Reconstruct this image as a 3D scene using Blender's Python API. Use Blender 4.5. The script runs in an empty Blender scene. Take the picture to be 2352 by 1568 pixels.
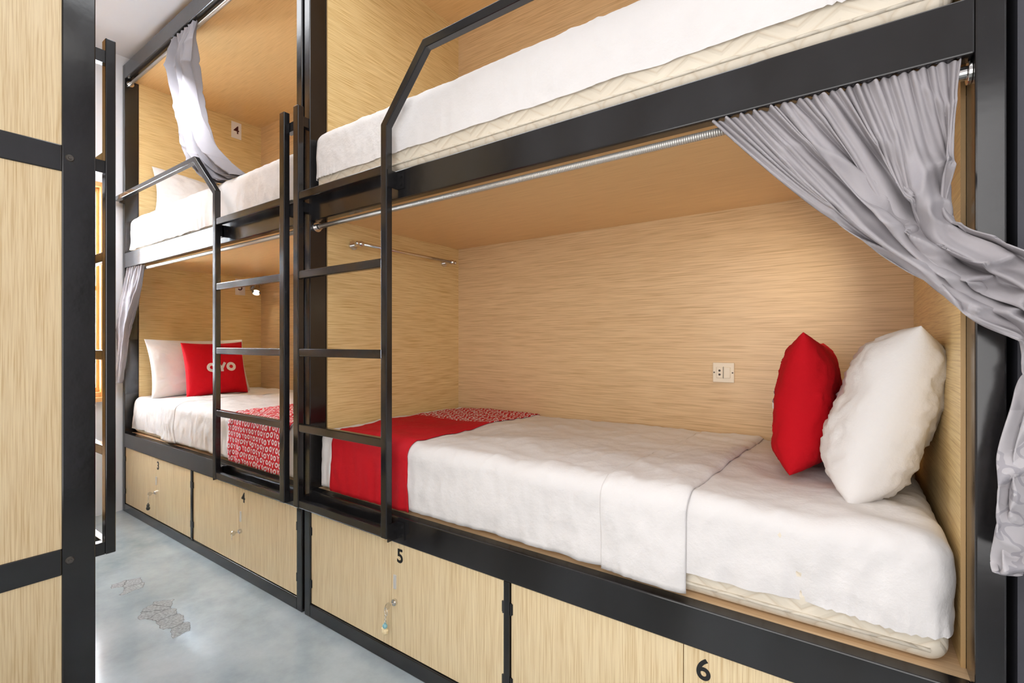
import bpy, bmesh, math, random
from mathutils import Vector, Matrix, noise
random.seed(4)
scene = bpy.context.scene
scene.view_settings.view_transform = 'Standard'
scene.view_settings.look = 'None'
scene.view_settings.exposure = 0.17

# ------------------------------------------------------------------ materials
def new_mat(name, color=(0.8,0.8,0.8), rough=0.5, metal=0.0, spec=0.5):
    m = bpy.data.materials.new(name); m.use_nodes = True
    b = m.node_tree.nodes['Principled BSDF']
    b.inputs['Base Color'].default_value = (*color, 1)
    b.inputs['Roughness'].default_value = rough
    b.inputs['Metallic'].default_value = metal
    b.inputs['Specular IOR Level'].default_value = spec
    return m, m.node_tree, b

def noise_node(nt, scale_vec, scale=1.0, detail=3.0, loc=(0,0,0), rough=0.5):
    tc = nt.nodes.new('ShaderNodeTexCoord')
    mp = nt.nodes.new('ShaderNodeMapping')
    mp.inputs['Scale'].default_value = scale_vec
    mp.inputs['Location'].default_value = loc
    nt.links.new(tc.outputs['Object'], mp.inputs['Vector'])
    n = nt.nodes.new('ShaderNodeTexNoise')
    n.inputs['Scale'].default_value = scale
    n.inputs['Detail'].default_value = detail
    n.inputs['Roughness'].default_value = rough
    nt.links.new(mp.outputs['Vector'], n.inputs['Vector'])
    return n

def ramp(nt, src, stops):
    r = nt.nodes.new('ShaderNodeValToRGB')
    e = r.color_ramp.elements
    e[0].position, e[0].color = stops[0][0], (*stops[0][1], 1)
    e[1].position, e[1].color = stops[-1][0], (*stops[-1][1], 1)
    for p, c in stops[1:-1]:
        x = e.new(p); x.color = (*c, 1)
    nt.links.new(src, r.inputs['Fac'])
    return r

def mixc(nt, fac, a, b, mode='MIX'):
    n = nt.nodes.new('ShaderNodeMix'); n.data_type = 'RGBA'; n.blend_type = mode
    for sock, val in ((n.inputs['Factor'], fac), (n.inputs['A'], a), (n.inputs['B'], b)):
        if hasattr(val, 'is_output') : nt.links.new(val, sock)
        elif isinstance(val, (int, float)): sock.default_value = val
        else: sock.default_value = (*val, 1)
    return n.outputs['Result']

def add_bump(nt, b, src, strength=0.2, dist=0.01):
    bp = nt.nodes.new('ShaderNodeBump')
    bp.inputs['Strength'].default_value = strength
    bp.inputs['Distance'].default_value = dist
    nt.links.new(src, bp.inputs['Height'])
    nt.links.new(bp.outputs['Normal'], b.inputs['Normal'])

def math_n(nt, op, a, b=None, c=None):
    n = nt.nodes.new('ShaderNodeMath'); n.operation = op
    for i, v in enumerate((a, b, c)):
        if v is None: continue
        if isinstance(v, (int, float)): n.inputs[i].default_value = v
        else: nt.links.new(v, n.inputs[i])
    return n.outputs[0]

def ply(name, axis, light, dark, rough=0.34, contrast=1.0):
    m, nt, b = new_mat(name, light, rough)
    def S(cross, along): return {'x': (along, cross, cross), 'y': (cross, along, cross), 'z': (cross, cross, along)}[axis]
    n1 = noise_node(nt, S(400, 8), 1.0, 2.0)
    mid = tuple(light[i]*0.6+dark[i]*0.4 for i in range(3))
    r1 = ramp(nt, n1.outputs['Fac'], [(0.30, dark), (0.45, mid), (0.60, light), (0.78, tuple(min(1, c*1.04) for c in light))])
    n2 = noise_node(nt, S(170, 1.6), 1.0, 2.0, (3, 7, 1))
    r2 = ramp(nt, n2.outputs['Fac'], [(0.3, (0.90, 0.86, 0.79)), (0.62, (1, 1, 1))])
    o = mixc(nt, 0.55*contrast, r1.outputs['Color'], r2.outputs['Color'], 'MULTIPLY')
    nt.links.new(o, b.inputs['Base Color'])
    add_bump(nt, b, n1.outputs['Fac'], 0.12, 0.0008)
    return m

PLY_X = ply('plywood_grain_x', 'x', (0.82,0.595,0.345), (0.62,0.41,0.21))
PLY_Y = ply('plywood_grain_y', 'y', (0.87,0.665,0.335), (0.62,0.40,0.15))
PLY_Z = ply('plywood_grain_z', 'z', (0.885,0.72,0.455), (0.70,0.51,0.27))
PLY_C = ply('plywood_ceiling', 'x', (0.85,0.575,0.28), (0.70,0.44,0.19), contrast=0.7)
PLY_D = ply('plywood_deck', 'x', (0.80,0.58,0.36), (0.66,0.44,0.24))
PLYEDGE, _, _ = new_mat('plywood_edge_band', (0.50,0.31,0.13), 0.5)

STEEL, nt, b = new_mat('black_painted_steel', (0.02,0.02,0.022), 0.3, 0.0, 0.65)
n = noise_node(nt, (5, 5, 2), 1.0, 5.0)
r = ramp(nt, n.outputs['Fac'], [(0.35, (0.008,0.0065,0.006)), (0.7, (0.019,0.019,0.021))])
nt.links.new(r.outputs['Color'], b.inputs['Base Color'])
rr = ramp(nt, n.outputs['Fac'], [(0.3, (0.11,)*3), (0.7, (0.22,)*3)])
nt.links.new(rr.outputs['Color'], b.inputs['Roughness'])
n3 = noise_node(nt, (22, 22, 22), 1.0, 3.0)
add_bump(nt, b, n3.outputs['Fac'], 0.12, 0.002)

CHROME, _, _ = new_mat('polished_chrome', (0.72,0.70,0.68), 0.15, 1.0)
WORN, _, _ = new_mat('worn_painted_screw', (0.10,0.09,0.08), 0.4, 0.5)
PLATE, _, _ = new_mat('brushed_nickel_plate', (0.80,0.78,0.74), 0.45, 0.5)
RODM, nt, b = new_mat('ribbed_rod', (0.55,0.53,0.49), 0.38, 0.6)
w = nt.nodes.new('ShaderNodeTexWave'); w.inputs['Scale'].default_value = 60; w.bands_direction = 'X'
tc = nt.nodes.new('ShaderNodeTexCoord'); nt.links.new(tc.outputs['Object'], w.inputs['Vector'])
add_bump(nt, b, w.outputs['Fac'], 0.4, 0.002)

def fabric(name, col, rough=0.85, bump=0.1, var=0.06, hem=False):
    m, nt, b = new_mat(name, col, rough, 0, 0.15)
    n = noise_node(nt, (6, 6, 6), 1.0, 4.0)
    dk = tuple(c*(1-var) for c in col)
    r = ramp(nt, n.outputs['Fac'], [(0.35, dk), (0.65, col)])
    out = r.outputs['Color']
    if hem:
        g = noise_node(nt, (22, 22, 22), 1.0, 1.5, (4,2,6))
        line = math_n(nt, 'LESS_THAN', math_n(nt, 'ABSOLUTE', math_n(nt, 'SUBTRACT', g.outputs['Fac'], 0.5)), 0.028)
        tc = nt.nodes.new('ShaderNodeTexCoord'); s = nt.nodes.new('ShaderNodeSeparateXYZ'); nt.links.new(tc.outputs['Object'], s.inputs[0])
        low = math_n(nt, 'LESS_THAN', s.outputs['Z'], 0.27)
        pale = mixc(nt, math_n(nt, 'MULTIPLY', low, 0.3), out, (0.66,0.64,0.66))
        out = mixc(nt, math_n(nt, 'MULTIPLY', math_n(nt, 'MULTIPLY', line, low), 0.5), pale, (0.24,0.23,0.26))
    nt.links.new(out, b.inputs['Base Color'])
    n2 = noise_node(nt, (16, 16, 16), 1.0, 7.0, rough=0.62)
    n3 = noise_node(nt, (700, 700, 700), 1.0, 1.0)
    h = math_n(nt, 'ADD', n2.outputs['Fac'], math_n(nt, 'MULTIPLY', n3.outputs['Fac'], 0.02))
    add_bump(nt, b, h, bump, 0.02)
    return m
SHEET = fabric('white_cotton', (0.80,0.77,0.755), bump=0.26, var=0.02)
PILLOW = fabric('white_pillowcase', (0.82,0.79,0.77), bump=0.24, var=0.02)
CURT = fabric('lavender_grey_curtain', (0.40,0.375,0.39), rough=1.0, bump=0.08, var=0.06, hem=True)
CURT2 = fabric('shaded_grey_curtain', (0.245,0.23,0.245), rough=1.0, bump=0.10, var=0.06)  # same curtain cloth, colour darkened to offset strong light on the far curtains
RED = fabric('red_cotton', (0.56,0.006,0.014), bump=0.22)
WHITE, _, _ = new_mat('white_print', (0.88,0.86,0.86), 0.6)
INK, _, _ = new_mat('black_ink', (0.012,0.012,0.012), 0.4)
REDINK, _, _ = new_mat('red_brown_ink', (0.08,0.008,0.012), 0.5)
PLASTIC, _, _ = new_mat('cream_plastic', (0.88,0.78,0.62), 0.3)
DARKP, _, _ = new_mat('dark_socket', (0.06,0.04,0.03), 0.5)

QUILT, nt, b = new_mat('quilted_cream_mattress', (0.84,0.76,0.64), 0.7)
tc = nt.nodes.new('ShaderNodeTexCoord'); sx = nt.nodes.new('ShaderNodeSeparateXYZ')
nt.links.new(tc.outputs['Object'], sx.inputs[0])
hz = math_n(nt, 'ADD', sx.outputs['Z'], sx.outputs['Y'])
tri = math_n(nt, 'PINGPONG', sx.outputs['X'], 0.075)
df = math_n(nt, 'SUBTRACT', math_n(nt, 'MULTIPLY', tri, 0.7), hz)
ln = math_n(nt, 'PINGPONG', df, 0.018)
l2 = math_n(nt, 'MINIMUM', math_n(nt, 'MULTIPLY', ln, 100.0), 1.0)
r = ramp(nt, l2, [(0.0, (0.74,0.64,0.50)), (0.5, (0.81,0.73,0.60))])
nt.links.new(r.outputs['Color'], b.inputs['Base Color'])
add_bump(nt, b, l2, 0.5, 0.004)

def runner_mat(name, thr, above, P=0.031):
    m, nt, b = new_mat(name, (0.6,0.01,0.02), 0.8, 0, 0.2)
    tc = nt.nodes.new('ShaderNodeTexCoord'); s = nt.nodes.new('ShaderNodeSeparateXYZ')
    nt.links.new(tc.outputs['Object'], s.inputs[0])
    X, Y, Z = s.outputs
    U = math_n(nt, 'DIVIDE', X, P*0.9)
    V = math_n(nt, 'DIVIDE', math_n(nt, 'SUBTRACT', Z, Y), -P)
    row = math_n(nt, 'FLOOR', V)
    U2 = math_n(nt, 'ADD', U, math_n(nt, 'MULTIPLY', row, 1.5))
    idn = math_n(nt, 'FLOOR', U2)
    cx = math_n(nt, 'SUBTRACT', math_n(nt, 'FRACT', U2), 0.5)
    cy = math_n(nt, 'SUBTRACT', math_n(nt, 'FRACT', V), 0.5)
    cy = math_n(nt, 'MULTIPLY', cy, -1.0)
    d = math_n(nt, 'SQRT', math_n(nt, 'ADD', math_n(nt, 'MULTIPLY', cx, cx), math_n(nt, 'MULTIPLY', cy, cy)))
    ring = math_n(nt, 'LESS_THAN', math_n(nt, 'ABSOLUTE', math_n(nt, 'SUBTRACT', d, 0.29)), 0.105)
    ax = math_n(nt, 'ABSOLUTE', cx)
    stem = math_n(nt, 'MULTIPLY', math_n(nt, 'LESS_THAN', ax, 0.095),
                  math_n(nt, 'LESS_THAN', math_n(nt, 'ABSOLUTE', math_n(nt, 'ADD', cy, 0.19)), 0.21))
    arm = math_n(nt, 'MULTIPLY', math_n(nt, 'LESS_THAN', math_n(nt, 'ABSOLUTE', math_n(nt, 'SUBTRACT', math_n(nt, 'MULTIPLY', ax, 1.15), cy)), 0.13),
                 math_n(nt, 'LESS_THAN', math_n(nt, 'ABSOLUTE', math_n(nt, 'SUBTRACT', cy, 0.18)), 0.21))
    yy = math_n(nt, 'MAXIMUM', stem, arm)
    isY = math_n(nt, 'LESS_THAN', math_n(nt, 'ABSOLUTE', math_n(nt, 'SUBTRACT', math_n(nt, 'FLOORED_MODULO', idn, 3.0), 1.0)), 0.3)
    letter = math_n(nt, 'ADD', math_n(nt, 'MULTIPLY', isY, yy),
                    math_n(nt, 'MULTIPLY', math_n(nt, 'SUBTRACT', 1.0, isY), ring))
    zone = math_n(nt, 'GREATER_THAN' if above else 'LESS_THAN', Y, thr)
    f = math_n(nt, 'MULTIPLY', letter, zone)
    nt.links.new(mixc(nt, f, (0.54,0.008,0.016), (0.80,0.76,0.76)), b.inputs['Base Color'])
    n2 = noise_node(nt, (16, 16, 16), 1.0, 6.0)
    add_bump(nt, b, n2.outputs['Fac'], 0.2, 0.02)
    return m

# ------------------------------------------------------------------ mesh helpers
def add_box(bm, lo, hi):
    xs = (min(lo[0],hi[0]), max(lo[0],hi[0])); ys = (min(lo[1],hi[1]), max(lo[1],hi[1])); zs = (min(lo[2],hi[2]), max(lo[2],hi[2]))
    v = [bm.verts.new((xs[i], ys[j], zs[k])) for i in (0,1) for j in (0,1) for k in (0,1)]
    for f in ((0,1,3,2),(4,6,7,5),(0,4,5,1),(2,3,7,6),(0,2,6,4),(1,5,7,3)):
        bm.faces.new([v[i] for i in f])

def add_cyl(bm, p0, p1, r0, r1=None, seg=20, cap=True):
    if r1 is None: r1 = r0
    p0, p1 = Vector(p0), Vector(p1)
    d = (p1-p0).normalized()
    a = d.orthogonal().normalized(); c = d.cross(a)
    A = [bm.verts.new(p0 + (a*math.cos(2*math.pi*i/seg)+c*math.sin(2*math.pi*i/seg))*r0) for i in range(seg)]
    B = [bm.verts.new(p1 + (a*math.cos(2*math.pi*i/seg)+c*math.sin(2*math.pi*i/seg))*r1) for i in range(seg)]
    for i in range(seg):
        bm.faces.new((A[i], A[(i+1)%seg], B[(i+1)%seg], B[i]))
    if cap:
        bm.faces.new(A[::-1]); bm.faces.new(B)

def add_ball(bm, c, rad, sc=(1,1,1)):
    M = Matrix.Translation(c) @ Matrix.Diagonal((*sc, 1))
    bmesh.ops.create_uvsphere(bm, u_segments=20, v_segments=12, radius=rad, matrix=M)

def add_torus(bm, c, axis, R, r, seg=24, s2=8):
    axis = Vector(axis).normalized(); a = axis.orthogonal().normalized(); bb = axis.cross(a); c = Vector(c)
    rings = []
    for i in range(seg):
        t = 2*math.pi*i/seg; d = a*math.cos(t)+bb*math.sin(t)
        rings.append([bm.verts.new(c + d*(R + r*math.cos(2*math.pi*j/s2)) + axis*r*math.sin(2*math.pi*j/s2)) for j in range(s2)])
    for i in range(seg):
        for j in range(s2):
            bm.faces.new((rings[i][j], rings[(i+1)%seg][j], rings[(i+1)%seg][(j+1)%s2], rings[i][(j+1)%s2]))

def sweep(bm, pts, y0, y1, w):
    n = len(pts); L = []; R = []
    for i, p in enumerate(pts):
        p = Vector(p)
        dirs = []
        if i > 0: dirs.append((p-Vector(pts[i-1])).normalized())
        if i < n-1: dirs.append((Vector(pts[i+1])-p).normalized())
        t = sum(dirs, Vector((0,0))).normalized()
        nn = Vector((-t.y, t.x)); k = 1.0/max(0.3, nn.dot(Vector((-dirs[0].y, dirs[0].x))))
        L.append(p+nn*w/2*k); R.append(p-nn*w/2*k)
    V = [[bm.verts.new((q.x, y, q.y)) for q, y in ((L[i],y0),(L[i],y1),(R[i],y1),(R[i],y0))] for i in range(n)]
    for i in range(n-1):
        for j in range(4):
            bm.faces.new((V[i][j], V[i][(j+1)%4], V[i+1][(j+1)%4], V[i+1][j]))
    bm.faces.new(V[0][::-1]); bm.faces.new(V[-1])

def link(o):
    scene.collection.objects.link(o); return o

def mk(name, bm, mat, parent=None, smooth=False, bevel=0.0, label=None, category=None, group=None, kind=None, recentre=None, solid=0.0):
    bmesh.ops.recalc_face_normals(bm, faces=bm.faces)
    me = bpy.data.meshes.new(name)
    off = Vector((0,0,0))
    if recentre is None: recentre = parent is None and kind is None
    if recentre and len(bm.verts):
        xs = [v.co for v in bm.verts]
        off = Vector(((min(v.x for v in xs)+max(v.x for v in xs))/2, (min(v.y for v in xs)+max(v.y for v in xs))/2, min(v.z for v in xs)))
        for v in bm.verts: v.co -= off
    bm.to_mesh(me); bm.free()
    me.materials.append(mat)
    if smooth:
        for p in me.polygons: p.use_smooth = True
    o = link(bpy.data.objects.new(name, me))
    o.location = off
    if parent: o.parent = parent
    if bevel:
        md = o.modifiers.new('bevel', 'BEVEL'); md.width = bevel; md.segments = 2; md.limit_method = 'ANGLE'
    if solid:
        md = o.modifiers.new('solid', 'SOLIDIFY'); md.thickness = solid; md.offset = 0
    for k, v in (('label',label),('category',category),('group',group),('kind',kind)):
        if v: o[k] = v
    return o

def empty(name, loc, label=None, category=None, group=None, parent=None):
    o = link(bpy.data.objects.new(name, None)); o.location = loc; o.empty_display_size = 0.1
    if parent: o.parent = parent
    for k, v in (('label',label),('category',category),('group',group)):
        if v: o[k] = v
    return o

def box_obj(name, lo, hi, mat, parent=None, bevel=0.002, **kw):
    bm = bmesh.new(); add_box(bm, lo, hi)
    return mk(name, bm, mat, parent, bevel=bevel, **kw)

def text_mesh(body, size, bold=0.0):
    cu = bpy.data.curves.new('t', 'FONT'); cu.body = body; cu.size = size; cu.align_x = 'CENTER'; cu.align_y = 'CENTER'
    cu.offset = bold; cu.extrude = 0.0004
    o = link(bpy.data.objects.new('t', cu))
    bpy.context.view_layer.update()
    dg = bpy.context.evaluated_depsgraph_get()
    me = bpy.data.meshes.new_from_object(o.evaluated_get(dg))
    bpy.data.objects.remove(o); bpy.data.curves.remove(cu)
    return me

# ------------------------------------------------------------------ bunk generator
D = 0.95
def bunk(loc, rotz, L, flip, lad_w, diag, label, numbers, screws=False, xo=0.022):
    B = empty('bunk_bed', loc, label, 'bunk bed', 'built-in bunk beds of the dormitory')
    B.rotation_euler[2] = rotz
    fx = (lambda x: L-x) if flip else (lambda x: x)
    H = 3.05
    for x0, x1 in ((0,0.04),(L-0.04,L)):
        for y0, y1 in ((0,0.08),(D-0.08,D)):
            box_obj('post', (x0,y0,0), (x1,y1,H), STEEL, B, 0.003)
    def beam(z0, z1, n='beam'):
        box_obj(n, (0.04,0,z0), (L-0.04,0.04,z1), STEEL, B, 0.003)
    beam(0, 0.055, 'bottom_rail'); beam(0.44, 0.535, 'bed_rail'); beam(1.66, 1.76, 'bed_rail'); beam(2.95, 3.05, 'top_rail')
    for x0, x1 in ((0,0.04),(L-0.04,L)):
        for z0, z1 in ((0,0.08),(0.445,0.525),(1.67,1.75),(2.97,3.05)):
            box_obj('end_rail', (x0,0.08,z0), (x1,D-0.08,z1), STEEL, B, 0.003)
    for x0, x1 in ((0.004,0.02),(L-0.02,L-0.004)):
        for z0, z1 in ((0.08,0.445),(0.525,1.67),(1.75,2.97)):
            box_obj('outer_panel', (x0,0.08,z0), (x1,D-0.08,z1), PLY_Z, B, 0)
    for x0, x1 in ((0.0405,0.048),(L-0.048,L-0.0405)):
        for z0, z1 in ((0.53,1.685),(1.758,2.945)):
            e = box_obj('end_panel', (x0,0.079,z0), (x1,0.924,z1), PLY_Y, B, 0)
            e.data.materials.append(PLYEDGE)
            for p in e.data.polygons:
                if abs(p.normal.x) < 0.5: p.material_index = 1
    for z0, z1 in ((0.53,1.685),(1.758,2.945)):
        box_obj('back_panel', (0.048,0.924,z0), (L-0.048,0.938,z1), PLY_X, B, 0)
    box_obj('bed_deck', (0.04,0.041,0.50), (L-0.04,0.924,0.534), PLY_D, B, 0)
    box_obj('bed_deck', (0.04,0.041,1.685), (L-0.04,0.924,1.758), PLY_C, B, 0)
    box_obj('canopy_panel', (0.04,0.041,2.945), (L-0.04,0.924,2.965), PLY_C, B, 0)
    for z in (1.640, 2.925):
        bm = bmesh.new(); add_cyl(bm, (0.045,0.032,z), (L-0.045,0.032,z), 0.0095, seg=16)
        rod = mk('curtain_rod', bm, RODM, B, True)
        for xx, s in ((0.04,1),(L-0.04,-1)):
            bm = bmesh.new(); add_cyl(bm, (xx,0.032,z), (xx+s*0.006,0.032,z), 0.021); add_cyl(bm, (xx+s*0.006,0.032,z), (xx+s*0.03,0.032,z), 0.0125)
            fl = mk('rod_socket', bm, CHROME, B, False, 0.001, label='chrome rod socket')
    mid = L/2
    box_obj('locker_divider', (mid-0.011,0.0,0.055), (mid+0.011,0.04,0.44), STEEL, B)
    bays = ((0.04, mid-0.011), (mid+0.011, L-0.04))
    box_obj('locker_back', (0.04,0.90,0.055), (L-0.04,0.92,0.44), PLY_X, B, 0)
    for bi, (a, c) in enumerate(bays):
        s = (a+c)/2
        for li, (x0, x1) in enumerate(((a+0.003, s-0.001), (s+0.001, c-0.003))):
            d = box_obj('locker_door', (x0,0.006,0.058), (x1,0.024,0.437), PLY_Z, B, 0.0006)
            hx = x0 if li == 0 else x1
            for hz in (0.36, 0.14):
                bm = bmesh.new(); add_cyl(bm, (hx,0.0045,hz-0.018), (hx,0.0045,hz+0.018), 0.0035, seg=12)
                add_box(bm, (hx-0.001,0.0045,hz-0.016), (hx+(0.006 if li==0 else -0.006),0.0062,hz+0.016))
                mk('hinge', bm, STEEL, d)
            if li == 1 and numbers:
                me = text_mesh(numbers[bi], 0.068, 0.0014)
                t = link(bpy.data.objects.new('locker_number', me)); me.materials.append(INK)
                t.location = (s+0.045, 0.0052, 0.392); t.rotation_euler = (math.pi/2,0,0); t.parent = d
                bm = bmesh.new(); add_box(bm, (s+0.013,0.002,0.272), (s+0.027,0.0062,0.322)); add_box(bm, (s+0.016,0.0012,0.276), (s+0.024,0.0025,0.318))
                mk('lock_plate', bm, PLATE, d, bevel=0.001, label='small pale metal lock plate')
                bm = bmesh.new(); add_cyl(bm, (s+0.022,0.007,0.226), (s+0.022,-0.004,0.226), 0.011); add_cyl(bm, (s+0.022,-0.004,0.226), (s+0.022,-0.008,0.226), 0.008)
                mk('lock', bm, CHROME, d, label='round chrome cam lock')
    y0, y1 = -0.052, -0.025
    lad = empty('ladder', (0,0,0), parent=B, label='black steel ladder bolted to the bunk')
    xi = lad_w
    bm = bmesh.new(); add_box(bm, (fx(xo-0.02),y0,0.47), (fx(xo+0.016),y1,2.13)); mk('stile', bm, STEEL, lad, bevel=0.003)
    bm = bmesh.new()
    pts = [(xi,0.47),(xi,1.905),(diag,2.12),(L-0.03,2.12)]
    sweep(bm, [(fx(p[0]), p[1]) for p in pts], y0, y1, 0.03)
    mk('stile', bm, STEEL, lad, bevel=0.003, label='stile bending into the guard rail')
    for z in (0.487, 0.80, 1.11, 1.43, 1.755):
        bm = bmesh.new(); add_box(bm, (fx(xo+0.016),y0+0.003,z-0.016), (fx(xi-0.015),y1-0.001,z+0.016)); mk('rung', bm, STEEL, lad, bevel=0.003)
    for (bx, bz) in ((xi+0.03,1.72),(xi+0.03,0.49)):
        bm = bmesh.new(); add_box(bm, (fx(bx-0.015),y0+0.004,bz-0.03), (fx(bx-0.011),0.0,bz+0.03)); add_box(bm, (fx(bx-0.015),-0.005,bz-0.03), (fx(bx+0.022),0.0,bz+0.03))
        add_cyl(bm, (fx(bx+0.008),-0.005,bz+0.014), (fx(bx+0.008),-0.011,bz+0.014), 0.007, seg=6)
        add_cyl(bm, (fx(bx+0.008),-0.005,bz-0.014), (fx(bx+0.008),-0.011,bz-0.014), 0.007, seg=6)
        mk('bracket', bm, STEEL, lad)
    for bz in (2.07, 1.715, 0.49):
        bm = bmesh.new(); add_box(bm, (fx(0.008),y1,bz-0.02), (fx(max(0.034, xo+0.01)),0.0,bz+0.02)); mk('bracket', bm, STEEL, lad)
    bm = bmesh.new(); add_box(bm, (fx(L-0.045),y1,2.10), (fx(L-0.02),0.0,2.135)); mk('bracket', bm, STEEL, lad)
    if screws:
        for z in (1.715, 0.485):
            bm = bmesh.new(); add_cyl(bm, (0.0,0.062,z), (-0.003,0.062,z), 0.011, 0.009, 18); add_cyl(bm, (-0.003,0.062,z), (-0.005,0.062,z), 0.005, 0.004, 6)
            mk('screw', bm, WORN, B, label='worn screw head')
    return B

XA, XB = -4.09, -1.895
LA, LB = 2.175, 2.112
BA = bunk((XA,0,0), 0, LA, True, 0.692, 0.925, 'black steel and plywood bunk by the window, lockers 3 and 4', ('3','4'), xo=0.068)
BB = bunk((XB,0,0), 0, LB, False, 0.567, 0.765, 'black steel and plywood bunk with lockers 5 and 6', ('5','6'))
BC = bunk((-1.955,-0.674,0), math.pi, 2.10, False, 0.567, 0.765, 'black steel and plywood bunk with closed end panel facing out', None, screws=True)

# ------------------------------------------------------------------ soft goods
def lin(a, b, n): return [a+(b-a)*i/n for i in range(n+1)]

def shell(lo, hi, r, n, open_sides=(), amp=0.0, freq=4.5, seed=0, foldamp=0.0, calm=1.0):
    def coords(a, b, k, oa, ob):
        L = []
        ca = a+(0 if oa else r); cb = b-(0 if ob else r)
        if not oa: L += [a + r*(1-math.tan(math.radians(45*(1-i/5)))) for i in range(5)]
        L += lin(ca, cb, k)
        if not ob: L += [b - r*(1-math.tan(math.radians(45*(i+1)/5))) for i in range(5)]
        return L
    C = [coords(lo[i], hi[i], n[i], '-'+'xyz'[i] in open_sides, '+'+'xyz'[i] in open_sides) for i in range(3)]
    inner_lo = [lo[i] + (0 if '-'+'xyz'[i] in open_sides else r) for i in range(3)]
    inner_hi = [hi[i] - (0 if '+'+'xyz'[i] in open_sides else r) for i in range(3)]
    bm = bmesh.new(); cache = {}
    def V(i, j, k):
        key = (i,j,k)
        if key not in cache:
            p = Vector((C[0][i], C[1][j], C[2][k]))
            q = Vector([min(max(p[a], inner_lo[a]), inner_hi[a]) for a in range(3)])
            d = p-q
            nn = d.normalized() if d.length > 1e-7 else Vector((0,0,0))
            pp = q + nn*r if d.length > 1e-7 else p
            if amp:
                s = Vector((seed*3.1, seed*1.7, 0))
                X, A, Zc = pp.x, pp.y, pp.z
                o = noise.fractal(Vector((X, A, Zc))*freq+s, 0.9, 2.1, 4)*amp*calm
                side = abs(nn.y)
                if foldamp:
                    g = noise.noise(Vector((X*16+seed, Zc*3, seed)))
                    o += side*foldamp*calm*(1-abs(g)*2.2)*max(0, min(1, (0.74-Zc)/0.1 if Zc < 1.2 else (1.98-Zc)/0.1))
                    h = noise.noise(Vector((X*5+A*9, A*3-X*2, seed+9)))
                    o += abs(nn.z)*foldamp*0.5*calm*(1-abs(h)*3)
                    for fq, am, sd in ((9, 0.5, 19), (15, 0.5, 29), (26, 0.32, 39)):
                        h = noise.noise(Vector((X*fq-A*fq*0.5, (A+Zc)*fq*0.45+X*2, seed+sd)))
                        m = 0.5+noise.noise(Vector((X*2.5, A*2.5, seed+sd+3)))
                        o += foldamp*am*max(0, 1-abs(h)*6)*max(0, m)
                pp = pp + nn*o
            cache[key] = bm.verts.new(pp)
        return cache[key]
    m = [len(c)-1 for c in C]
    def F(*k):
        try: bm.faces.new([V(*q) for q in k])
        except ValueError: pass
    for side, ax, idx in (('-x',0,0),('+x',0,m[0]),('-y',1,0),('+y',1,m[1]),('-z',2,0),('+z',2,m[2])):
        if side in open_sides: continue
        a, c = [q for q in range(3) if q != ax]
        for i in range(m[a]):
            for j in range(m[c]):
                ks = []
                for di, dj in ((0,0),(1,0),(1,1),(0,1)):
                    k = [0,0,0]; k[ax] = idx; k[a] = i+di; k[c] = j+dj; ks.append(tuple(k))
                F(*ks)
    return bm

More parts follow.
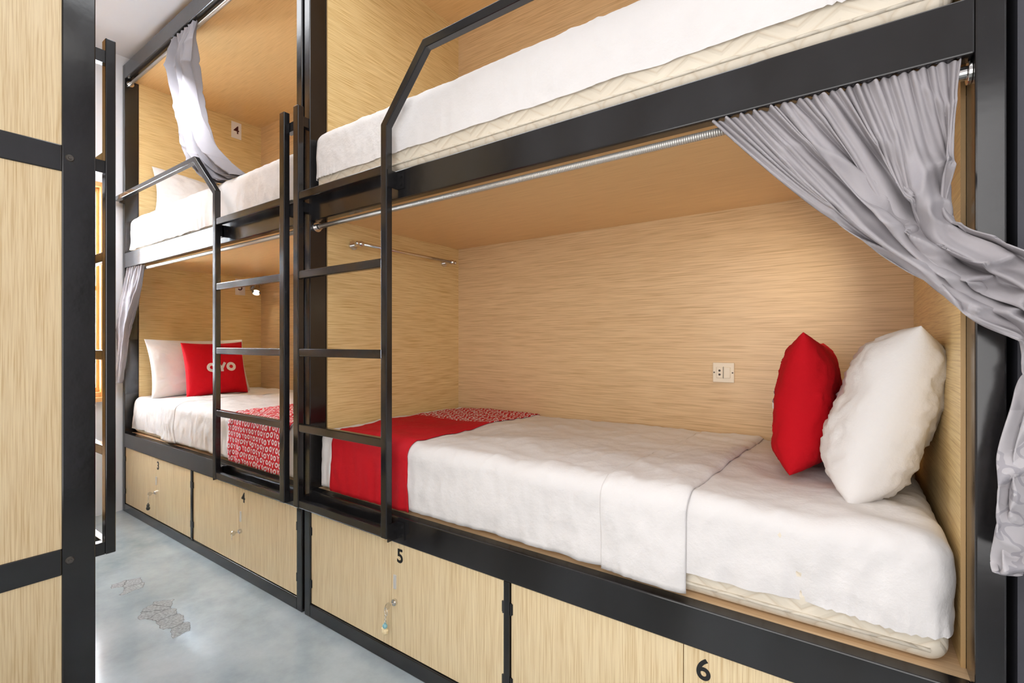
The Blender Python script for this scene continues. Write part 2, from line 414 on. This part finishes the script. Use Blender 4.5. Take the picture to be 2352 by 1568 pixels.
def pillow(name, w, h, T, M, mat, label, category, group, seed=1, logo=False, amp=0.012, bag=0.2, p=2.6, ex=0.42, pinch=0.07, corner=0.0):
    def top(u, v, side):
        e = max(0, 1-abs(u)**p)*max(0, 1-abs(v)**p)
        th = T/2*(e**ex)*(1-bag*v)
        x = w/2*u*(1-pinch*(1-v*v)*abs(u)); y = h/2*v*(1-pinch*(1-u*u)*abs(v))
        if corner:
            cr = (abs(u)**4)*(abs(v)**4); x *= 1-corner*cr; y *= 1-corner*cr
        q = Vector((u*1.7+seed*5, v*1.7, side*2+seed))
        k = noise.fractal(q, 0.9, 2.2, 3)*amp
        rd = (1-abs(noise.noise(Vector((u*2.5+v*1.5, v*1.2-u, seed*3+side))))*3)*amp*0.4
        rd += max(0, 1-abs(noise.noise(Vector((u*5-v*3, v*4+u, seed*3+side+7))))*6)*amp*0.5
        return Vector((x, y, side*(th + (k+rd)*min(1, e*3))))
    bm = bmesh.new(); N = 60
    for side in (1, -1):
        g = [[bm.verts.new(top(math.sin(math.pi/2*(2*i/N-1)), math.sin(math.pi/2*(2*j/N-1)), side)) for j in range(N+1)] for i in range(N+1)]
        for i in range(N):
            for j in range(N):
                bm.faces.new((g[i][j], g[i+1][j], g[i+1][j+1], g[i][j+1]))
    bmesh.ops.remove_doubles(bm, verts=bm.verts, dist=1e-5)
    o = mk(name, bm, mat, None, True, label=label, category=category, group=group, recentre=False)
    o.matrix_world = M
    if logo:
        bm = bmesh.new(); ox = w*0.03
        def P(x, y, lift=0.0022):
            x += ox
            u, v = x/(w/2)/0.97, y/(h/2)/0.97
            q = top(u, v, 1); return bm.verts.new((x, y, q.z+lift))
        def ring(cx, cy, R, r):
            S = 40; A = [[P(cx+math.cos(2*math.pi*i/S)*q, cy+math.sin(2*math.pi*i/S)*q) for q in (r, (R+r)/2, R)] for i in range(S)]
            for i in range(S):
                for k in (0,1): bm.faces.new((A[i][k], A[(i+1)%S][k], A[(i+1)%S][k+1], A[i][k+1]))
        def bar(x0, y0, x1, y1, wd, lift):
            d = Vector((x1-x0, y1-y0)).normalized(); nn = Vector((-d.y, d.x))*wd/2
            prev = None
            for i in range(7):
                t = i/6; c = Vector((x0+(x1-x0)*t, y0+(y1-y0)*t))
                cur = [P(c.x+nn.x*k, c.y+nn.y*k, lift) for k in (-1,0,1)]
                if prev:
                    for k in (0,1): bm.faces.new((prev[k], cur[k], cur[k+1], prev[k+1]))
                prev = cur
        R = w*0.080
        ring(-w*0.158, 0, R, R*0.40); ring(w*0.158, 0, R, R*0.40)
        bar(0, -R, 0, R*0.05, R*0.54, 0.0022); bar(0.0, -R*0.3, -R*0.75, R*0.95, R*0.52, 0.0026); bar(0.0, -R*0.3, R*0.75, R*0.95, R*0.52, 0.0030)
        mk('logo_print', bm, WHITE, o, label='white OYO lettering')
    return o

def frame_M(center, theta, facing, roll=0.0, yaw=0.0):
    s, c = math.sin(theta), math.cos(theta)
    if facing > 0: up = Vector((-s,0,c)); nz = Vector((c,0,s))
    else: up = Vector((s,0,c)); nz = Vector((-c,0,s))
    ux = up.cross(nz)
    M = Matrix((( ux.x, up.x, nz.x, 0),(ux.y, up.y, nz.y, 0),(ux.z, up.z, nz.z, 0),(0,0,0,1)))
    return Matrix.Translation(center) @ Matrix.Rotation(yaw, 4, 'Z') @ M @ Matrix.Rotation(roll, 4, 'Z')

def mattress(x0, x1, z0, z1, zs, label, slabel, seed, r=0.05, calm=1.0, yf=0.036):
    M = shell((x0,yf+0.008,z0), (x1,0.915,z1-0.012), 0.035, (30,10,3))
    mo = mk('mattress', M, QUILT, None, True, label=label, category='mattress', group='mattresses in the bunks')
    bm = bmesh.new()
    for zz in (z0+0.03,):
        add_cyl(bm, (x0+0.03,yf+0.007,zz), (x1-0.03,yf+0.007,zz), 0.004, seg=8)
    pc = mk('piping', bm, QUILT, mo, True, recentre=False); pc.location = -mo.location
    s = shell((x0-0.006,yf,zs), (x1+0.006,0.921,z1+0.008), r, (240,50,14), ('-z',), 0.009, 4.5, seed, 0.006, calm)
    for v in s.verts:
        if v.co.z < zs+0.06:
            k = 1-(v.co.z-zs)/0.06
            if v.co.z < zs+0.002: v.co.z += 0.006*noise.noise(Vector((v.co.x*9, v.co.y*9, seed)))
            if (abs(v.co.x-x1) < 0.20 or abs(v.co.x-x0) < 0.15) and v.co.y < 0.1:
                v.co.y += -0.002*k + 0.005*k*math.sin(v.co.x*330)
    so = mk('fitted_sheet', s, SHEET, mo, True, recentre=False, label=slabel)
    so.location = -mo.location
    return mo

mattress(XB+0.066, 0.152, 0.537, 0.774, 0.596, 'cream quilted mattress in white sheet on lower deck above lockers', 'white fitted sheet', 11)
mattress(XB+0.054, 0.155, 1.762, 2.02, 1.83, 'cream quilted mattress in white sheet on upper deck, edge exposed', 'white fitted sheet', 2, calm=0.45, yf=0.008)
mattress(XA+0.058, -1.975, 0.537, 0.775, 0.57, 'mattress on the lower deck by the window wall', 'white fitted sheet', 12)
mattress(XA+0.058, -1.975, 1.762, 1.995, 1.778, 'mattress in white sheet on upper deck by the window', 'white fitted sheet', 4, calm=0.5, yf=0.018)

def duvet(x0, x1, openx, fold, label, seed):
    sg = 1 if openx == '+x' else -1
    f0, f1 = fold
    s = shell((x0,0.0305,0.556), (x1,0.922,0.7875), 0.053, (200,50,14), ('-z',openx), 0.009, 4.5, seed, 0.006)
    for v in s.verts:
        if v.co.z < 0.56: v.co.z += 0.008*noise.noise(Vector((v.co.x*6, 0, seed)))
        k = max(0, min(1, ((v.co.x-f0) if sg > 0 else (f1-v.co.x))/0.2))
        v.co.x += (v.co.y-0.02)*0.06*sg*k
    d = mk('top_sheet', s, SHEET, None, True, label=label, category='bed sheet', group='top sheets on the lower beds', solid=0.003)
    s = shell((f0,0.0270,0.549), (f1,0.923,0.7908), 0.056, (50,50,14), ('-z','-x','+x'), 0.009, 4.5, seed, 0.006)
    for v in s.verts:
        e1 = (f1-v.co.x) if sg > 0 else (v.co.x-f0)
        e0 = (v.co.x-f0) if sg > 0 else (f1-v.co.x)
        drop = 0.008*max(0, 1-e1/0.012) + 0.003*max(0, 1-e0/0.012)
        if v.co.z > 0.75: v.co.z -= drop
        elif v.co.y < 0.1: v.co.y += drop*0.6
        v.co.x += (v.co.y-0.02)*0.06*sg
        v.co.x += 0.004*noise.noise(Vector((v.co.x*3, v.co.y*7+v.co.z*9, seed)))
    c = mk('sheet_fold', s, SHEET, d, True, recentre=False, solid=0.003, label='folded-back hem of the sheet')
    c.location = -d.location
    return d
duvet(XB+0.056, -0.332, '+x', (-0.547,-0.325), 'white cotton top sheet with folded hem on the lower bed', 11)
duvet(-3.50, -1.965, '-x', (-3.505,-3.30), 'white cotton top sheet on the lower bed by the window wall', 12)

def runner(x0, x1, thr, above, label, seed, skew):
    s = shell((x0,0.0245,0.548), (x1,0.926,0.7935), 0.057, (50,50,14), ('-z','-x','+x'), 0.009, 4.5, seed, 0.006)
    for v in s.verts:
        k = (v.co.x-x0)/(x1-x0)
        if v.co.z > 0.7: v.co.x += skew*(v.co.y-0.02)*(1-k)
        if v.co.z < 0.56: v.co.z += 0.006*noise.noise(Vector((v.co.x*6, 0, seed)))
        v.co.x += 0.006*noise.noise(Vector((k*2, v.co.y*5+v.co.z*6, seed)))
    return mk('bed_runner', s, runner_mat('runner_'+str(seed), thr, above), None, True, label=label, category='bed runner', group='red bed runners', solid=0.003, recentre=False)
runner(-1.735, -1.287, 0.50, True, 'red bed runner with white OYO lettering at one end', 11, -0.03)
runner(-2.62, -2.06, 0.60, False, 'red bed runner covered with white OYO lettering pattern', 12, 0.0)

pillow('pillow', 0.565, 0.425, 0.19, frame_M((0.066,0.455,0.975), math.radians(17), -1, 0.03, math.radians(-2)), PILLOW, 'plump white pillow standing against the end panel', 'pillow', 'white bed pillows', 3, amp=0.014, bag=0.05, p=3.7, ex=0.5, pinch=0.065, corner=0.0)
pillow('cushion', 0.38, 0.39, 0.15, frame_M((-0.107,0.54,0.970), math.radians(4), -1, 0.08, math.radians(-5)), RED, 'square red cushion leaning on the white pillow', 'cushion', 'red square cushions', 5, True, 0.008, 0.12, p=3.0, ex=0.48, pinch=0.07, corner=0.0)
pillow('pillow', 0.64, 0.42, 0.15, frame_M((-3.84,0.385,0.975), math.radians(18), 1, 0.0), PILLOW, 'white pillow behind a red cushion by the end panel', 'pillow', 'white bed pillows', 7)
pillow('cushion', 0.40, 0.38, 0.13, frame_M((-3.665,0.41,0.968), math.radians(12), 1, 0.02), RED, 'square red cushion with white OYO lettering', 'cushion', 'red square cushions', 8, True, 0.004)
pillow('pillow', 0.60, 0.42, 0.14, frame_M((-3.84,0.40,2.160), math.radians(30), 1, -0.12), PILLOW, 'white pillow on the upper bed by the window wall', 'pillow', 'white bed pillows', 9)

# ------------------------------------------------------------------ curtains
def catmull(P, t):
    n = len(P)-1; x = min(max(t,0),1)*n; i = min(int(x), n-1); f = x-i
    p0, p1, p2, p3 = P[max(i-1,0)], P[i], P[i+1], P[min(i+2,n)]
    return 0.5*((2*p1)+(p2-p0)*f+(2*p0-5*p1+4*p2-p3)*f*f+(3*p1-p0-3*p2+p3)*f**3)

def curtain(Lp, Rp, folds, pleats, amp, label, seed, mat, tgrow=3.0, nt_=190, ns=320, sag=0.0, rag=0.0, dens=0.0, crumple=0.15, wander=1.0, fine=0.28, pf=6.0):
    Lp = [Vector(p) for p in Lp]; Rp = [Vector(p) for p in Rp]
    bm = bmesh.new(); G = []
    for j in range(nt_+1):
        t = j/nt_
        a, c = catmull(Lp, t), catmull(Rp, t); row = []
        wd_ = min(1.0, (c-a).length/0.16)
        for i in range(ns+1):
            s = i/ns
            edge = min(1, min(s, 1-s)*12)
            g = min(1, t*tgrow)*(0.45+0.55*wd_)
            sp = (s**(1-dens)) + 0.06*wander*noise.noise(Vector((s*3.0, t*2.2, seed)))*g
            p = a.lerp(c, s)
            ph = math.pi*folds*sp + 1.6*wander*noise.noise(Vector((s*2.5, t*3, seed+4)))
            big = 1.8*(math.sqrt(math.sin(ph)**2+0.03))**0.8 - 0.95
            varA = 0.75+0.9*noise.noise(Vector((s*4, t*1.8, seed+11)))
            d = amp*g*big*varA
            ph2 = math.pi*folds*2.3*sp + 2.0*noise.noise(Vector((s*4, t*2, seed+24)))
            m2 = max(0, 0.6+1.5*noise.noise(Vector((s*2.5, t*4, seed+44))))
            d += amp*fine*g*math.sin(ph2*2)*m2*wd_
            pp = 2*math.pi*pleats*(s + 0.016*noise.noise(Vector((s*20, t*3, seed))))
            fade = math.exp(-t*pf)*(0.6+0.9*abs(noise.noise(Vector((s*9, 0, seed)))))
            d += 0.008*math.sin(pp)*fade + 0.005*math.sin(pp*0.47+1.3)*fade
            d += amp*crumple*g*noise.fractal(Vector((s*5, t*6, seed+2)), 0.9, 2.1, 2)
            cr = noise.noise(Vector((s*3-t*8, s*4+t*3, seed+30)))
            d += amp*crumple*1.5*g*max(0, 1-abs(cr)*3)**2
            p = p + Vector((0, -d-0.35*amp*g, 0))
            p.x += 0.4*amp*g*math.cos(ph*2)*edge
            p.z += 0.0025*math.sin(pp*0.5)*math.exp(-t*40)
            p.z -= sag*math.sin(math.pi*s)*math.sin(math.pi*min(1,t*1.4))
            if rag: p.z += rag*noise.noise(Vector((s*5, seed, 1)))*max(0, (t-0.8)*5)
            row.append(bm.verts.new(p))
        G.append(row)
    for j in range(nt_):
        for i in range(ns):
            bm.faces.new((G[j][i], G[j][i+1], G[j+1][i+1], G[j+1][i]))
    return mk('curtain', bm, mat, None, True, label=label, category='curtain', group='grey privacy curtains', solid=0.002)

curtain([(-0.262,0.012,1.657),(-0.121,0.02,1.492),(0.003,0.015,1.362),(0.108,-0.005,1.262),(0.172,-0.02,1.185),(0.226,-0.03,1.140),(0.222,-0.04,1.08),(0.203,-0.04,0.98),(0.195,-0.04,0.88),(0.188,-0.04,0.79)],
        [(0.160,0.012,1.660),(0.152,0.02,1.574),(0.145,0.02,1.464),(0.138,0.005,1.375),(0.190,-0.02,1.322),(0.255,-0.03,1.255),(0.30,-0.04,1.10),(0.31,-0.04,0.98),(0.32,-0.04,0.88),(0.32,-0.04,0.79)],
        4.5, 30, 0.050, 'grey curtain swept aside and gathered over the corner post', 5, CURT, 4.2, sag=0.015, rag=0.04, dens=0.1, crumple=0.48, fine=0.17, pf=7.0, wander=1.4)
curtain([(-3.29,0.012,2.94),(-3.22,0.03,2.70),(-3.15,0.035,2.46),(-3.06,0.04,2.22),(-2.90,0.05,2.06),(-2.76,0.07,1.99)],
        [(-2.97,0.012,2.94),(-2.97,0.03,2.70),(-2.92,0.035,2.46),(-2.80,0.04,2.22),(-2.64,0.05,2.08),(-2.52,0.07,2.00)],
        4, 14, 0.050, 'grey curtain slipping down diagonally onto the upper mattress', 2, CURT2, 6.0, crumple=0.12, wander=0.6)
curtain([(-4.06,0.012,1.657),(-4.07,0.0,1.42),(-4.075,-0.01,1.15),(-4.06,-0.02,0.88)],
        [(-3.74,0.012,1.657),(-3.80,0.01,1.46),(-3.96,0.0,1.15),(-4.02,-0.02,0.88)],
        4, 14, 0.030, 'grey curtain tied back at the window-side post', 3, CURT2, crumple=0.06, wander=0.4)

# ------------------------------------------------------------------ small fixtures
bm = bmesh.new(); add_box(bm, (-0.463,0.915,0.990), (-0.382,0.9238,1.070))
ot = mk('power_outlet', bm, PLASTIC, None, bevel=0.003, label='cream plastic socket and switch plate on the back panel', category='power outlet', recentre=False)
bm = bmesh.new(); add_box(bm, (-0.448,0.911,1.008), (-0.424,0.916,1.052)); mk('socket', bm, PLASTIC, ot, bevel=0.0015)
bm = bmesh.new(); add_box(bm, (-0.420,0.910,1.008), (-0.396,0.916,1.052)); mk('switch', bm, PLASTIC, ot, bevel=0.0015)
bm = bmesh.new()
for z in (1.022, 1.038): add_cyl(bm, (-0.436,0.9115,z), (-0.436,0.9105,z), 0.0045, seg=10)
for x in (-0.457,-0.388): add_cyl(bm, (x,0.9155,1.03), (x,0.9145,1.03), 0.003, seg=10)
add_box(bm, (-0.4225,0.9135,1.006), (-0.4215,0.9150,1.054))
mk('contact', bm, DARKP, ot, label='dark contact holes and seams')

X0 = XB+0.048
tr = empty('towel_rail', (X0,0.5,1.59), 'chrome towel rail fixed to the end panel of the lower bed', 'towel rail')
def child_world(name, bm, mat, par, **kw):
    o = mk(name, bm, mat, par, recentre=False, **kw); o.location = -par.location; return o
for y in (0.205, 0.80):
    bm = bmesh.new(); add_cyl(bm, (X0,y,1.59), (X0+0.008,y,1.59), 0.021); add_cyl(bm, (X0+0.008,y,1.59), (X0+0.06,y,1.59), 0.008); add_ball(bm, (X0+0.062,y,1.59), 0.014)
    child_world('mount', bm, CHROME, tr, smooth=False)
bm = bmesh.new(); add_cyl(bm, (X0+0.062,0.185,1.59), (X0+0.062,0.825,1.59), 0.0075); add_ball(bm, (X0+0.062,0.185,1.59), 0.011); add_ball(bm, (X0+0.062,0.825,1.59), 0.011)
child_world('bar', bm, CHROME, tr, smooth=True)

EM = bpy.data.materials.new('warm_bulb'); EM.use_nodes = True
eb = EM.node_tree.nodes['Principled BSDF']; eb.inputs['Emission Color'].default_value = (1,0.85,0.6,1); eb.inputs['Emission Strength'].default_value = 2.5
def reading_lamp(xw, sgn, y, z, tgt, power, label):
    L = empty('reading_lamp', (xw,y,z), label, 'lamp', 'chrome reading lamps')
    bm = bmesh.new(); add_cyl(bm, (xw,y,z), (xw+sgn*0.012,y,z), 0.032, 0.030); child_world('wall_plate', bm, CHROME, L)
    bm = bmesh.new(); add_cyl(bm, (xw+sgn*0.012,y,z), (xw+sgn*0.06,y,z-0.005), 0.007); add_ball(bm, (xw+sgn*0.06,y,z-0.005), 0.012); child_world('arm', bm, CHROME, L, smooth=True)
    p = Vector((xw+sgn*0.06, y, z-0.005)); d = (Vector(tgt)-p).normalized()
    bm = bmesh.new(); add_cyl(bm, p-d*0.03, p+d*0.05, 0.019, 0.031, 24, cap=False); add_cyl(bm, p-d*0.042, p-d*0.03, 0.010, 0.019, 24)
    h = child_world('lamp_shade', bm, CHROME, L, smooth=True)
    bm = bmesh.new(); add_ball(bm, p+d*0.03, 0.02); child_world('bulb', bm, EM, L, smooth=True)
    ld = bpy.data.lights.new('reading_light', 'SPOT'); ld.energy = power; ld.color = (1,0.88,0.70); ld.spot_size = math.radians(115); ld.spot_blend = 1.0; ld.shadow_soft_size = 0.03
    lo = link(bpy.data.objects.new('reading_light', ld)); lo.matrix_world = Matrix.Translation(p+d*0.06) @ d.to_track_quat('-Z','Y').to_matrix().to_4x4()
reading_lamp(XB+LB-0.048, -1, 0.50, 1.50, (-0.60,0.93,1.16), 4.5, 'chrome reading lamp on the end panel behind the swept curtain')
reading_lamp(XA+0.048, 1, 0.86, 1.60, (-3.5,0.5,0.9), 4, 'chrome reading lamp on the end panel by the window wall')

for num, z, y in (('4', 2.855, 0.725), ('3', 1.60, 0.755)):
    bm = bmesh.new(); add_box(bm, (XA+0.0482,y-0.038,z-0.065), (XA+0.051,y+0.038,z+0.065))
    sg = mk('number_sign', bm, WHITE, None, label='small white sign reading '+num+' on the end panel', category='sign', group='bed number signs')
    me = text_mesh(num, 0.088, 0.0008); me.materials.append(REDINK)
    t = link(bpy.data.objects.new('numeral', me)); t.parent = sg
    t.matrix_local = Matrix.Translation((0.0022,0,0.066)) @ Matrix.Rotation(math.pi/2,4,'Z') @ Matrix.Rotation(math.pi/2,4,'X')

CH = [new_mat('charm_blue', (0.25,0.50,0.55), 0.3)[0], new_mat('charm_cream', (0.85,0.68,0.40), 0.4)[0], new_mat('charm_dark', (0.05,0.045,0.03), 0.4)[0]]
def key(x, charm, label):
    z = 0.226
    K = empty('key', (x,-0.012,z), label, 'key', 'locker keys')
    bm = bmesh.new(); add_box(bm, (x-0.002,-0.02,z-0.003), (x+0.002,-0.006,z+0.003)); add_cyl(bm, (x-0.0015,-0.03,z), (x+0.0015,-0.03,z), 0.012)
    child_world('key_head', bm, CHROME, K)
    bm = bmesh.new(); add_torus(bm, (x-0.003,-0.036,z-0.017), (0.4,1,0), 0.013, 0.0012)
    if charm is not None:
        for i in range(4): add_torus(bm, (x-0.006,-0.036,z-0.034-i*0.007), (1 if i%2 else 0.2,1 if not i%2 else 0.2,0), 0.004, 0.0009, 12, 6)
    child_world('key_ring', bm, CHROME, K, smooth=True)
    if charm is not None:
        cz = z-0.070
        bm = bmesh.new(); add_ball(bm, (x-0.008,-0.036,cz), 0.010, (1,0.8,0.9)); add_ball(bm, (x-0.008,-0.036,cz+0.010), 0.004)
        child_world('charm', bm, CH[charm[0]], K, smooth=True)
        bm = bmesh.new(); add_ball(bm, (x-0.008,-0.036,cz-0.018), 0.013, (1.0,0.8,0.95)); add_ball(bm, (x-0.020,-0.036,cz-0.012), 0.005); add_ball(bm, (x+0.003,-0.036,cz-0.012), 0.005)
        child_world('charm', bm, CH[charm[1]], K, smooth=True)
sB1 = XB+(0.04+LB/2-0.011)/2; sA1 = XA+(0.04+LA/2-0.011)/2; sA2 = XA+(LA-0.04+LA/2+0.011)/2
key(sB1+0.022, (0,1), 'small key with blue and cream charm in locker 5')
key(sA1+0.022, (2,2), 'small key with dark charm in locker 3')
key(sA2+0.022, None, 'small bare key in locker 4')

# ------------------------------------------------------------------ room
FL, nt, b = new_mat('polished_concrete', (0.5,0.54,0.56), 0.22)
n1 = noise_node(nt, (2.4,2.4,2.4), 1.0, 9.0, rough=0.66)
r1 = ramp(nt, n1.outputs['Fac'], [(0.30,(0.25,0.295,0.31)),(0.5,(0.365,0.41,0.425)),(0.70,(0.46,0.505,0.52))])
geo = nt.nodes.new('ShaderNodeNewGeometry')
n2 = noise_node(nt, (9,9,9), 1.0, 5.0, rough=0.7)
wob = nt.nodes.new('ShaderNodeVectorMath'); wob.operation = 'MULTIPLY_ADD'
nt.links.new(n2.outputs['Color'], wob.inputs[0]); wob.inputs[1].default_value = (0.06,0.06,0.0); nt.links.new(geo.outputs['Position'], wob.inputs[2])
SC = 14.0
vz = nt.nodes.new('ShaderNodeTexVoronoi'); vz.voronoi_dimensions = '2D'; vz.inputs['Scale'].default_value = SC; vz.feature = 'F1'
nt.links.new(wob.outputs[0], vz.inputs['Vector'])
sp = nt.nodes.new('ShaderNodeSeparateXYZ'); nt.links.new(vz.outputs['Position'], sp.inputs[0])
mask = None
for cx, cy, rx, ry in ((-2.81,-0.30,0.11,0.045), (-2.42,-0.31,0.10,0.035), (-2.23,-0.285,0.12,0.045)):
    dx = math_n(nt, 'DIVIDE', math_n(nt, 'SUBTRACT', sp.outputs['X'], cx), rx)
    dy = math_n(nt, 'DIVIDE', math_n(nt, 'SUBTRACT', sp.outputs['Y'], cy), ry)
    dd = math_n(nt, 'ADD', math_n(nt, 'MULTIPLY', dx, dx), math_n(nt, 'MULTIPLY', dy, dy))
    k = math_n(nt, 'LESS_THAN', dd, 1.0)
    mask = k if mask is None else math_n(nt, 'MAXIMUM', mask, k)
n4 = noise_node(nt, (110,110,110), 1.0, 3.0)
r4 = ramp(nt, n4.outputs['Fac'], [(0.35,(0.21,0.215,0.21)),(0.65,(0.35,0.355,0.35))])
c1 = mixc(nt, mask, r1.outputs['Color'], r4.outputs['Color'])
ve = nt.nodes.new('ShaderNodeTexVoronoi'); ve.voronoi_dimensions = '2D'; ve.feature = 'DISTANCE_TO_EDGE'; ve.inputs['Scale'].default_value = SC
nt.links.new(wob.outputs[0], ve.inputs['Vector'])
ln_ = math_n(nt, 'LESS_THAN', ve.outputs['Distance'], 0.035)
c2 = mixc(nt, math_n(nt, 'MULTIPLY', math_n(nt, 'MULTIPLY', ln_, mask), 0.7), c1, (0.08,0.08,0.08))
nt.links.new(c2, b.inputs['Base Color'])
n5 = noise_node(nt, (4,4,4), 1.0, 5.0)
rg = math_n(nt, 'ADD', math_n(nt, 'MULTIPLY', mask, 0.6), math_n(nt, 'ADD', math_n(nt, 'MULTIPLY', n5.outputs['Fac'], 0.12), 0.08)); nt.links.new(rg, b.inputs['Roughness'])
add_bump(nt, b, n5.outputs['Fac'], 0.03, 0.008)

WALL, nt, b = new_mat('white_plaster', (0.82,0.83,0.87), 0.8)
n = noise_node(nt, (30,30,30), 1.0, 4.0); add_bump(nt, b, n.outputs['Fac'], 0.1, 0.003)
GREY, nt, b = new_mat('dark_grey_paint', (0.05,0.05,0.062), 0.6)
n = noise_node(nt, (30,30,30), 1.0, 4.0); add_bump(nt, b, n.outputs['Fac'], 0.1, 0.003)
ORW = ply('orange_window_wood', 'z', (0.80,0.44,0.16), (0.62,0.30,0.09))

XL, XR, YB, YF, ZC = -4.10, 1.1, 0.955, -1.66, 3.12
box_obj('floor', (XL-0.15,YF-0.1,-0.1), (XR+0.1,YB+0.1,0), FL, bevel=0, kind='structure')
box_obj('ceiling', (XL-0.15,YF-0.1,ZC), (XR+0.1,YB+0.1,ZC+0.1), WALL, bevel=0, kind='structure')
box_obj('wall_back', (XL-0.15,YB,0), (XR+0.1,YB+0.1,ZC), WALL, bevel=0, kind='structure')
box_obj('wall_front', (XL-0.15,YF-0.1,0), (XR+0.1,YF,ZC), WALL, bevel=0, kind='structure')
box_obj('wall_right', (XR,YF,0), (XR+0.1,YB,ZC), WALL, bevel=0, kind='structure')
box_obj('wall_column', (0.232,0.012,0), (XR,YB,ZC), GREY, bevel=0, kind='structure')
wy0, wy1, wz0, wz1 = -0.64, -0.085, 0.79, 2.22
bm = bmesh.new()
add_box(bm, (XL-0.15,YF,0), (XL,wy0,ZC)); add_box(bm, (XL-0.15,wy1,0), (XL,YB,ZC))
add_box(bm, (XL-0.15,wy0,0), (XL,wy1,wz0)); add_box(bm, (XL-0.15,wy0,wz1), (XL,wy1,ZC))
mk('wall_left', bm, WALL, kind='structure')
W = empty('window_1', (XL-0.05,(wy0+wy1)/2,wz0)); W['kind'] = 'structure'
bm = bmesh.new(); fw = 0.032
add_box(bm, (XL-0.09,wy0,wz0), (XL+0.012,wy0+fw,wz1)); add_box(bm, (XL-0.09,wy1-fw,wz0), (XL+0.012,wy1,wz1))
add_box(bm, (XL-0.09,wy0+fw,wz0), (XL+0.012,wy1-fw,wz0+fw)); add_box(bm, (XL-0.09,wy0+fw,wz1-fw), (XL+0.012,wy1-fw,wz1))
child_world('window_frame', bm, ORW, W, bevel=0.003)
bm = bmesh.new(); a0, a1, b0, b1 = wy0+fw, wy1-fw, wz0+fw, wz1-fw
for q in ((a0,b0,a0+0.016,b1),(a1-0.016,b0,a1,b1),(a0+0.016,b0,a1-0.016,b0+0.03),(a0+0.016,b1-0.03,a1-0.016,b1),(a0+0.016,1.50,a1-0.016,1.53)):
    add_box(bm, (XL-0.07,q[0],q[1]), (XL-0.03,q[2],q[3]))
child_world('window_sash', bm, ORW, W, bevel=0.002)
GL, nt, b = new_mat('window_glass', (0.95,0.97,1), 0.02); b.inputs['Transmission Weight'].default_value = 1.0; b.inputs['IOR'].default_value = 1.02
bm = bmesh.new(); add_box(bm, (XL-0.052,a0+0.01,b0+0.02), (XL-0.048,a1-0.01,b1-0.02)); child_world('window_pane', bm, GL, W)
bm = bmesh.new(); add_box(bm, (XL,wy0-0.02,wz0-0.03), (XL+0.05,wy1+0.02,wz0)); mk('trim_1', bm, ORW, kind='structure', bevel=0.003)

# ------------------------------------------------------------------ lights
def area(name, loc, tgt, sx_, sy_, power, color=(1,1,1)):
    l = bpy.data.lights.new(name, 'AREA'); l.shape = 'RECTANGLE'; l.size = sx_; l.size_y = sy_; l.energy = power; l.color = color
    o = link(bpy.data.objects.new(name, l)); d = Vector(tgt)-Vector(loc)
    o.matrix_world = Matrix.Translation(loc) @ d.to_track_quat('-Z','Y').to_matrix().to_4x4()
    return o
area('window_daylight', (XL-0.2,-0.36,1.6), (0,-0.30,1.2), 0.7, 1.5, 125, (0.84,0.92,1.0))
area('ceiling_fill', (-1.75,-0.34,3.08), (-1.75,-0.34,0), 2.8, 0.4, 18, (0.94,0.97,1.0))  # added overhead fill along the aisle, no fixture seen there
area('ceiling_fill', (0.2,-0.9,3.08), (0.1,-0.8,0), 1.4, 1.0, 7, (1,0.98,0.96))  # second added overhead fill, above the camera corner
area('front_fill', (-0.60,-1.60,1.20), (-1.0,0.9,1.10), 2.3, 1.8, 33, (1,0.98,0.97))  # added broad fill behind the camera to brighten the bunk interiors
area('wall_wash', (-2.9,-0.33,2.5), (-4.1,-0.20,1.2), 0.5, 0.4, 11, (0.90,0.94,1.0))  # added fill aimed at the window wall, which the daylight misses
wd = bpy.data.worlds.new('World'); scene.world = wd; wd.use_nodes = True
wd.node_tree.nodes['Background'].inputs[0].default_value = (0.85,0.93,1.0,1); wd.node_tree.nodes['Background'].inputs[1].default_value = 4.0

# ------------------------------------------------------------------ camera
cam = bpy.data.cameras.new('camera'); cam.sensor_width = 36; cam.lens = 36*1106/2352; cam.clip_start = 0.02
cam.shift_y = 3/2352
co = link(bpy.data.objects.new('camera', cam)); co.location = (0,-1.16,1.15)
co.rotation_euler = (math.pi/2, 0, math.radians(35.2))
scene.camera = co
